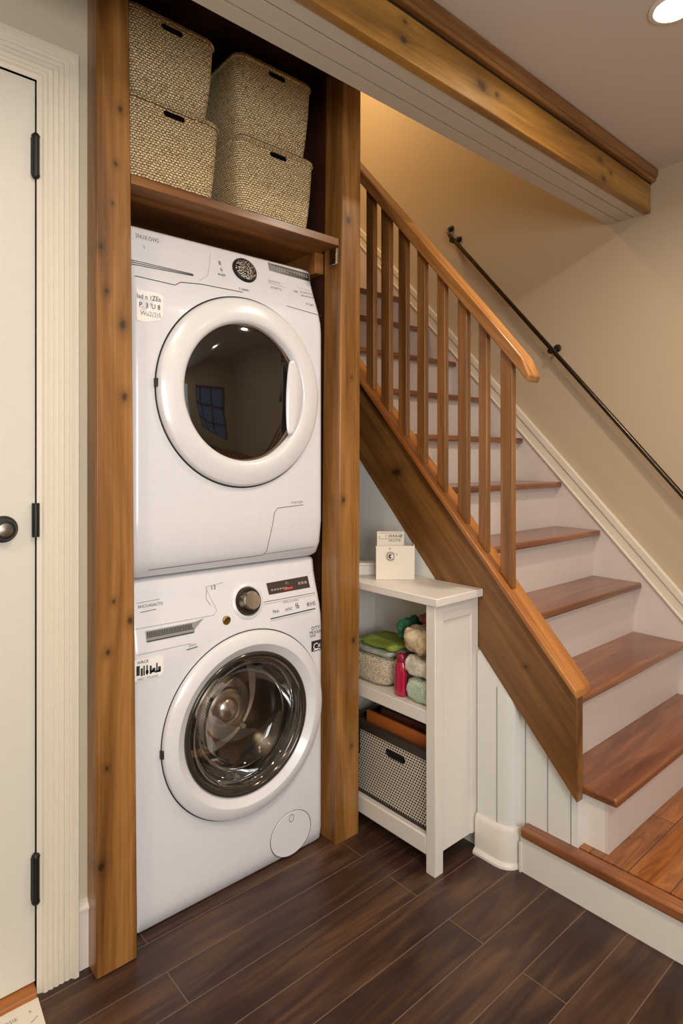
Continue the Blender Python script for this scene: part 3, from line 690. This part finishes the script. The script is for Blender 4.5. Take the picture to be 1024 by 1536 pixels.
# wall-side skirt with moulded top
up = lambda y: 1.359 + 1.047*(y-1.591)
mk('skirt_board', pX(2.9035, 2.919, [(.3, 0.16), (.3, .17), (.58, up(.58)-.12), (3.6, up(3.6)-.12), (3.6, up(3.6)-.8), (.9, .16)]), M['riser'], stc)
bm = pX(2.893, 2.9195, [(.58, up(.58)-.048), (.58, up(.58)), (3.6, up(3.6)), (3.6, up(3.6)-.048)])
b2 = pX(2.900, 2.9195, [(.58, up(.58)-.108), (.58, up(.58)-.048), (3.6, up(3.6)-.048), (3.6, up(3.6)-.108)]); me = bpy.data.meshes.new('x'); b2.to_mesh(me); bm.from_mesh(me); b2.free()
b2 = pX(2.894, 2.9195, [(.58, up(.58)-.125), (.58, up(.58)-.106), (3.6, up(3.6)-.106), (3.6, up(3.6)-.125)]); b2.to_mesh(me); bm.from_mesh(me); b2.free()
mk('skirt_moulding', bm, M['cream'], stc, bevel=.004)

# balustrade
bal = thing('balustrade', 'slanted wooden handrail carried on flat wooden balusters along the open side of the stairs', 'railing', (1.815, 1.2, .97))
rt = lambda y: 1.888 + 1.134*(y-1.277)
rp = [(1.118, rt(1.118)-.030), (1.128, rt(1.128)-.066), (1.16, rt(1.16)-.062), (2.45, rt(2.45)-.062), (2.45, rt(2.45)), (1.30, rt(1.30)+.002), (1.15, rt(1.15)-.004)]
mk('handrail', pX(1.776, 1.846, rp), M['rail'], bal, bevel=.006, seg=3)
ys = [(1.201, 1.25), (1.306, 1.343), (1.394, 1.437), (1.498, 1.537), (1.599, 1.64), (1.698, 1.743), (1.793, 1.844), (1.889, 1.935), (2.005, 2.06), (2.115, 2.165), (2.225, 2.27)]
for a, b in ys:
    mk('baluster', pX(1.800, 1.824, [(a, capz(a)-.0005), (b, capz(b)-.0005), (b, rt(b)-.060), (a, rt(a)-.060)]), M['baluster'], bal, bevel=.003)

# wall handrail
hr = thing('wall_handrail', 'thin dark metal handrail on brackets along the tan stair wall', 'handrail', (2.86, 1.4, 1.6))
import_pts = None
ra = (2.86, 2.345, 2.735); rb = (2.86, 1.04, 1.237); d = ((rb[1]-ra[1]), (rb[2]-ra[2]))
rc = (2.86, rb[1]+d[0]*.35, rb[2]+d[1]*.35)
bm = bmesh.new(); tube(bm, [ra, rb, rc], .0115, 14); mk('rail_tube', bm, M['iron'], hr, smooth=50)
for t_, big in ((.02, 0), (.515, 1)):
    y, z = ra[1]+d[0]*t_, ra[2]+d[1]*t_
    bm = bmesh.new(); lathe(bm, [(.021, 0), (.021, -.005), (.014, -.010)], (2.9195, y, z+.012), 'X', 20, cap0=True, cap1=True)
    tube(bm, [(2.912, y, z+.012), (2.885, y, z-.006), (2.86, y, z-.018), (2.86, y, z-.006)], .007, 8)
    lathe(bm, [(.016, -.014), (.016, .014)], (2.86, y, z-.008), 'X', 14, cap0=True, cap1=True)
    mk('bracket', bm, M['black'], hr, smooth=40)
y, z = ra[1]+.012, ra[2]+.03
bm = bmesh.new(); tube(bm, [ra, (2.862, ra[1]+.01, ra[2]+.018), (2.885, y+.012, z+.022), (2.918, y+.02, z+.032)], .0085, 10); lathe(bm, [(.019, 0), (.019, -.006), (.012, -.012)], (2.9195, y+.02, z+.032), 'X', 20, cap0=True, cap1=True)
mk('end_rosette', bm, M['black'], hr, smooth=50)

# ------------------------------------------------------------------ beam and soffit
be = thing('ceiling_beam', 'long boxed timber beam with crown strip below the ceiling', 'beam', (.8, 1.25, 2.54))
mk('face_board', bx(-1.295, 2.918, 1.20, 1.232, 2.538, 2.728), M['beam'], be, bevel=.003)
bm = pX(-1.295, 2.918, [(1.1995, 2.674), (1.180, 2.674), (1.174, 2.684), (1.178, 2.690), (1.168, 2.698), (1.166, 2.728), (1.1995, 2.728)]); mk('crown_strip', bm, M['crown'], be, bevel=.002)
mk('shadow_groove', bx(-1.295, 2.918, 1.1985, 1.1999, 2.668, 2.674), M['gap'], be)
so = bmesh.new()
for a, b in ((1.232, 1.280), (1.2845, 1.3455), (1.350, 1.402)): box(so, -1.295, 2.918, a, b, 2.541, 2.56)
box(so, -1.295, 2.918, 1.232, 1.400, 2.548, 2.60); mk('soffit_boards', so, plain('soffit_paint', (196,188,172), .5), be)
mk('soffit_grooves', bx(-1.29, 2.915, 1.275, 1.355, 2.5465, 2.549), M['gap'], be)
bm = bx(-1.295, 1.47, 1.385, 1.40, 2.601, 2.84); struct(mk('wall_soffit_back', bm, M['alcove']))

# recessed lights: the first is in view, four more are added as soft fill
spots = [(1.905, .718), (.55, .35), (1.9, -.75), (.55, -.9), (-.6, .6)]
labs = ['lit round recessed ceiling light in front of the beam', None, None, None, None]
for i, (x, y) in enumerate(spots):
    t = thing('recessed_downlight', labs[i] or 'lit round recessed ceiling light added out of view for soft front fill', 'light', (x, y, 2.73), 'recessed ceiling lights')
    bm = bmesh.new(); lathe(bm, [(.068, 0), (.068, -.004), (.055, -.007), (.052, -.0015)], (x, y, 2.73), 'Z', 36, cap0=True); mk('trim_ring', bm, M['white'], t, smooth=40)
    bm = bmesh.new(); lathe(bm, [(.052, -.003), (.003, -.0035)], (x, y, 2.73), 'Z', 36, cap1=True); mk('lens', bm, M['ledlens'], t)

# ------------------------------------------------------------------ white cabinet
cb = thing('shelf_cabinet', 'narrow white open shelf cabinet with a panelled end, tucked under the stair stringer', 'cabinet', (1.68, 1.6, 0))
YF, YK = 1.34, 1.90
mk('cabinet_top', bx(1.548, 1.801, 1.322, YK+.01, .908, .936), M['white'], cb, bevel=.003)
bm = bmesh.new(); box(bm, 1.560, 1.602, YF, YF+.04, 0, .908); mk('leg', bm, M['white'], cb, bevel=.002)
bm = bmesh.new(); box(bm, 1.560, 1.602, YK-.04, YK, 0, .908); mk('leg', bm, M['white'], cb, bevel=.002)
bm = bmesh.new(); box(bm, 1.602, 1.800, YF+.004, YF+.030, .065, .908)
sp = mk('side_panel', bm, M['white'], cb)
boolean(sp, bx(1.608, 1.762, YF-.01, YF+.0085, -.1, .848))
bv = sp.modifiers.new('b', 'BEVEL'); bv.width = .0015; bv.segments = 1
mk('end_panel', bx(1.602, 1.800, YK-.03, YK-.004, .065, .908), M['white'], cb)
mk('back_panel', bx(1.790, 1.800, YF+.03, YK-.03, .065, .908), M['white'], cb)
mk('middle_shelf', bx(1.562, 1.790, YF+.0305, YK-.0305, .500, .545), M['white'], cb, bevel=.002)
bm = bmesh.new(); box(bm, 1.575, 1.790, YF+.0305, YK-.0305, .095, .118); mk('bottom_shelf', bm, M['white'], cb)
mk('bottom_rail', bx(1.561, 1.575, YF+.041, YK-.041, .058, .122), M['white'], cb, bevel=.004)

# things on the cabinet top
def rotbox(bm, c, w, d, z0, z1, ang, taper=0):
    ca, sa = math.cos(ang), math.sin(ang)
    P = lambda u, v, z: (c[0]+u*ca-v*sa, c[1]+u*sa+v*ca, z)
    rs = [[P(u*(1+t), v*(1+t), z) for u, v in ((-w/2,-d/2),(w/2,-d/2),(w/2,d/2),(-w/2,d/2))] for z, t in ((z0, 0), (z1, taper))]
    rings(bm, rs)
ANG = math.radians(-41.6)
U = Vector((math.cos(ANG), math.sin(ANG), 0)); Nn = Vector((math.sin(ANG), -math.cos(ANG), 0))   # right, toward viewer
bc = Vector((1.700, 1.665, 0))
cr = thing('letter_holder', 'cream card holder printed with a round emblem on the cabinet top', 'holder', (bc.x, bc.y, .936))
def plate(bm, c, w, z0, z1, t=.004, off=0, tp=0):
    rotbox(bm, (c.x+Nn.x*off, c.y+Nn.y*off), w, t, z0, z1, ANG, tp)
bm = bmesh.new(); plate(bm, bc, .148, .9365, 1.066, .004, .032); plate(bm, bc, .148, .9365, 1.060, .004, -.032)
for s in (-1, 1):
    c2 = bc + U*s*.072; rotbox(bm, (c2.x, c2.y), .004, .064, .9365, 1.058 if s < 0 else 1.070, ANG)
rotbox(bm, (bc.x, bc.y), .146, .064, .9365, .941, ANG); mk('holder_body', bm, M['card'], cr, bevel=.0008, seg=1)
def wtext(bm, txt, c, off, u, z, size, wx=1):
    cu = bpy.data.curves.new('t', 'FONT'); cu.body = txt; cu.size = size; cu.resolution_u = 2
    ob = bpy.data.objects.new('t', cu); C.objects.link(ob); dg = bpy.context.evaluated_depsgraph_get()
    me = bpy.data.meshes.new_from_object(ob.evaluated_get(dg)); bpy.data.objects.remove(ob)
    vs = [bm.verts.new(c + Nn*off + U*(u+wx*v.co.x) + Vector((0,0,z+v.co.y))) for v in me.vertices]
    for p in me.polygons: bm.faces.new([vs[i] for i in p.vertices])
def wring(bm, c, off, u, z, r0, r1, n=24, a0=0, a1=2*PI):
    prev = None
    for k in range(n+1):
        a = a0+(a1-a0)*k/n; q = [bm.verts.new(c + Nn*off + U*(u+r*math.cos(a)) + Vector((0,0,z+r*math.sin(a)))) for r in (r0, r1)]
        if prev: bm.faces.new((prev[0], prev[1], q[1], q[0]))
        prev = q
bm = bmesh.new()
wring(bm, bc, .0347, -.018, 1.026, .0125, .0150); wring(bm, bc, .0347, -.018, 1.026, .0175, .0185, a0=.6, a1=5.8); wring(bm, bc, .0347, -.018, 1.026, .0025, .0085, a0=1.0, a1=5.2)
wtext(bm, 'L', bc, .0347, -.021, 1.022, .012); wtext(bm, 'IX', bc, .0347, -.026, 1.052, .010); wtext(bm, '2-', bc, .0347, .002, 1.030, .010)
mk('emblem', bm, M['ink'], cr)
cc = bc + U*(-.017)
kd = thing('printed_card', 'cream printed cards standing inside the card holder', 'card', (cc.x, cc.y, .945))
bm = bmesh.new(); plate(bm, cc, .104, .942, 1.118, .010, .004); mk('card_stack', bm, M['card'], kd, bevel=.0006, seg=1)
bm = bmesh.new(); wtext(bm, '1 SRRBAP', cc, .0097, -.022, 1.096, .015, 1.1); wtext(bm, 'Z', cc, .0097, .034, 1.096, .016, 1.2); wtext(bm, 'c', cc, .0097, -.045, 1.096, .012)
wtext(bm, 'NUOTE:', cc, .0097, -.006, 1.079, .013)
for zz in (1.091, 1.073): wring(bm, cc + U*0, .0097, 0, zz, 0, 0.0001, 3)
a = cc + Nn*.0097
for z_ in (1.090, 1.112):
    q = [bm.verts.new(a + U*u + Vector((0,0,z_+dz))) for u, dz in ((-.046,0),(.046,0),(.046,.0012),(-.046,.0012))]; bm.faces.new(q)
mk('card_text', bm, M['ink'], kd)
wc = Vector((1.675, 1.800, 0)); bm = bmesh.new(); rotbox(bm, (wc.x, wc.y), .075, .055, .9365, .975, ANG)
sb = thing('white_dish', 'small white lidded box on the cabinet top beside the card holder', 'box', (wc.x, wc.y, .936))
mk('box_base', bm, M['white'], sb, bevel=.002)
bm = bmesh.new(); rotbox(bm, (wc.x, wc.y), .079, .059, .9755, .985, ANG); mk('lid', bm, M['white'], sb, bevel=.002)
sb.name = 'small_box'; WLOC['small_box'] = WLOC['white_dish']

# things on the middle shelf
def blob(x0, x1, y0, y1, z0, z1, e=3.2, amp=.004, fr=22, seed=0, nu=40, nv=24, flat=True):
    bm = bmesh.new(); c = Vector(((x0+x1)/2, (y0+y1)/2, (z0+z1)/2)); h = Vector(((x1-x0)/2, (y1-y0)/2, (z1-z0)/2))
    def sp(v, p): return math.copysign(abs(v)**p, v)
    p = 2/e; rs = []
    for j in range(1, nv):
        ph = -PI/2 + PI*j/nv; ring = []
        for i in range(nu):
            th = 2*PI*i/nu
            q = Vector((sp(math.cos(ph), p)*sp(math.cos(th), p), sp(math.cos(ph), p)*sp(math.sin(th), p), sp(math.sin(ph), p)))
            w = Vector((c.x+q.x*h.x, c.y+q.y*h.y, c.z+q.z*h.z)); nn = noise.noise(w*fr+Vector((seed*7.3, 0, 0))) + .5*noise.noise(w*fr*2.3)
            w += q.normalized()*amp*nn
            if flat: w.z = max(w.z, z0)
            ring.append(w)
        rs.append(ring)
    rings(bm, rs); return bm
kb = thing('knitted_bin', 'cream knitted storage bin on the middle cabinet shelf', 'bin', (1.68, 1.71, .545))
bm = blob(1.585, 1.78, 1.598, 1.86, .5455, .660, 5, .002, 14, 1); mk('bin_body', bm, M['knit'], kb, smooth=180)
o = mk('folded_cloth', blob(1.586, 1.77, 1.592, 1.82, .6625, .682, 7, .003, 18, 2), M['c_mint'], smooth=180); tag(o, 'grey-green folded cloth lying flat on the cream knitted bin', 'cloth')
o = mk('folded_cloth', blob(1.600, 1.76, 1.580, 1.765, .684, .706, 5, .007, 26, 3), M['c_green'], smooth=180); tag(o, 'bright olive-green folded cloth on top of the grey-green cloth', 'cloth')
bt = thing('shampoo_bottle', 'glossy magenta plastic bottle on the middle shelf in front of the towels', 'bottle', (1.597, 1.530, .545))
bm = bmesh.new(); lathe(bm, [(.020, .0005), (.026, .004), (.027, .03), (.0255, .06), (.026, .085), (.0235, .110), (.019, .122)], (1.600, 1.535, .545), 'Z', 32, ex=.75, ez=1.0, cap0=True, cap1=True); mk('bottle_body', bm, M['pink'], bt, smooth=60)
bm = bmesh.new(); lathe(bm, [(.0185, .1225), (.018, .140), (.015, .150), (.006, .153)], (1.600, 1.535, .545), 'Z', 32, ex=.75, ez=1.0, cap0=True, cap1=True); mk('cap', bm, M['pinkcap'], bt, smooth=60)
o = mk('rolled_towel', blob(1.578, 1.76, 1.388, 1.500, .5455, .624, 5, .009, 38, 4), M['t_green'], smooth=180); tag(o, 'pale green and white towel at the bottom of the towel pile', 'towel')
o = mk('rolled_towel', blob(1.580, 1.76, 1.389, 1.514, .634, .698, 4.2, .010, 38, 5), M['t_white'], smooth=180); tag(o, 'white fluffy towel in the middle of the towel pile', 'towel')
o = mk('rolled_towel', blob(1.578, 1.76, 1.395, 1.524, .712, .796, 3.2, .016, 30, 6), M['t_tan'], smooth=180); tag(o, 'tan fluffy towel on top of the towel pile', 'towel')
o = mk('crumpled_cloth', blob(1.620, 1.76, 1.540, 1.578, .722, .812, 2.4, .018, 34, 8), M['c_teal'], smooth=180); tag(o, 'crumpled emerald green cloth between the towel pile and the knitted bin', 'cloth')
o = mk('crumpled_cloth', blob(1.62, 1.75, 1.385, 1.488, .806, .846, 2.4, .009, 34, 9), M['c_maroon'], smooth=180); tag(o, 'crumpled maroon and white cloth on top of the tan towel', 'cloth')

# mesh bin on the bottom shelf
mb = thing('mesh_bin', 'punched metal mesh bin with a dark rim on the bottom cabinet shelf', 'bin', (1.68, 1.59, .118))
x0, x1, y0, y1 = 1.590, 1.775, 1.395, 1.790
bm = bmesh.new(); o_ = lambda e, z: [(x, y, z) for x, y in rrect(x0-e, x1+e, y0-e, y1+e, .012)]
rings(bm, [o_(-.004, .1185), o_(.004, .375), o_(-.022, .375), o_(-.026, .123)])
body_ = mk('bin_body', bm, M['mesh'], mb)
pts = []; cyy, czz, ww, hh = 1.552, .322, .100, .030
for k in range(9): a = -PI/2+PI*k/8; pts.append((cyy+ww/2-hh/2+hh/2*math.cos(a), czz+hh/2*math.sin(a)))
for k in range(9): a = PI/2+PI*k/8; pts.append((cyy-ww/2+hh/2+hh/2*math.cos(a), czz+hh/2*math.sin(a)))
boolean(body_, pX(1.56, 1.604, pts), M['gap'])
rim = plain('dark_rim', (52,42,34), .5)
bm = bmesh.new(); rings(bm, [o_(.006, .362), o_(.009, .364), o_(.009, .392), o_(.003, .395), o_(-.008, .395), o_(-.008, .362)], True, False, False)
bmr = mk('rim_band', bm, rim, mb, smooth=30)
bm = bmesh.new(); rings(bm, [o_(-.001, .1188), o_(.003, .1188), o_(.003, .128), o_(-.001, .128)], True, False, False); mk('base_band', bm, rim, mb)
bm = bmesh.new(); box(bm, 1.578, 1.583, 1.735, 1.765, .27, .40); mk('strap', bm, M['black'], mb, bevel=.001)
o = mk('leather_folder', bx(1.62, 1.632, 1.43, 1.74, .125, .425), M['leather'], bevel=.002); tag(o, 'orange-tan leather folder standing in the mesh bin, nearest its front', 'folder')
o = mk('leather_folder', bx(1.66, 1.675, 1.43, 1.70, .125, .435), plain('dark_leather', (88,50,34), .5), bevel=.002); tag(o, 'dark brown folder standing behind the orange-tan folder in the mesh bin', 'folder')

# sheet text
bm = bmesh.new()
def gtext(txt, x, y, size, ang, wx=1):
    cu = bpy.data.curves.new('t', 'FONT'); cu.body = txt; cu.size = size; cu.resolution_u = 2
    ob = bpy.data.objects.new('t', cu); C.objects.link(ob); dg = bpy.context.evaluated_depsgraph_get()
    me = bpy.data.meshes.new_from_object(ob.evaluated_get(dg)); bpy.data.objects.remove(ob)
    ca, sa = math.cos(ang), math.sin(ang)
    vs = [bm.verts.new((x+wx*v.co.x*ca-v.co.y*sa, y+wx*v.co.x*sa+v.co.y*ca, .0034)) for v in me.vertices]
    for p in me.polygons: bm.faces.new([vs[i] for i in p.vertices])
for a_ in (('LIEPHYMROSIE', .285, 1.688, .016, 0), ('8', .414, 1.690, .012, 0), ('/', .41, 1.660, .03, -.8)):
    bm = bmesh.new(); gtext(*a_); mk('sheet_text', bm, M['greyink'], sh)

# ------------------------------------------------------------------ lights
def area(name, loc, rot, size, power, col, shape='DISK', sy=None, spread=180):
    l = bpy.data.lights.new(name, 'AREA'); l.shape = shape; l.size = size
    if sy: l.size_y = sy
    l.energy = power; l.color = col; l.spread = math.radians(spread)
    o = bpy.data.objects.new(name, l); C.objects.link(o); o.location = loc; o.rotation_euler = rot; return o
WARM = (1, .86, .70)
for i, (x, y) in enumerate(spots): area('downlight', (x, y, 2.722), (0, 0, 0), .10, (13, 14, 10, 11, 10)[i], WARM, spread=165)  # all but the first are added fill lamps
area('front_fill_light', (-.1, YB+.01, 1.5), (math.radians(92), 0, math.radians(-22)), 1.5, 72, (.97, .96, .96), 'RECTANGLE', 1.4)  # added front fill that brightens the baskets
area('stairwell_lamp', (2.2, 2.95, 4.60), (0, 0, 0), .3, 24, (1, .68, .33))
w = bpy.data.worlds.new('w'); bpy.context.scene.world = w; w.use_nodes = True
w.node_tree.nodes['Background'].inputs[0].default_value = (.5, .48, .45, 1); w.node_tree.nodes['Background'].inputs[1].default_value = .3

# ------------------------------------------------------------------ camera
cam = bpy.data.cameras.new('camera'); co = bpy.data.objects.new('camera', cam); C.objects.link(co)
co.location = (0, 0, 1.4); co.rotation_euler = (PI/2, 0, math.radians(48.41-90))
cam.sensor_fit = 'VERTICAL'; cam.sensor_height = 36; cam.lens = 917/1536*36
cam.shift_x = -15.5/1536; cam.shift_y = -80/1536; cam.clip_start = .05
bpy.context.scene.camera = co
sc = bpy.context.scene
sc.view_settings.view_transform = 'Standard'; sc.view_settings.look = 'None'; sc.view_settings.exposure = 0
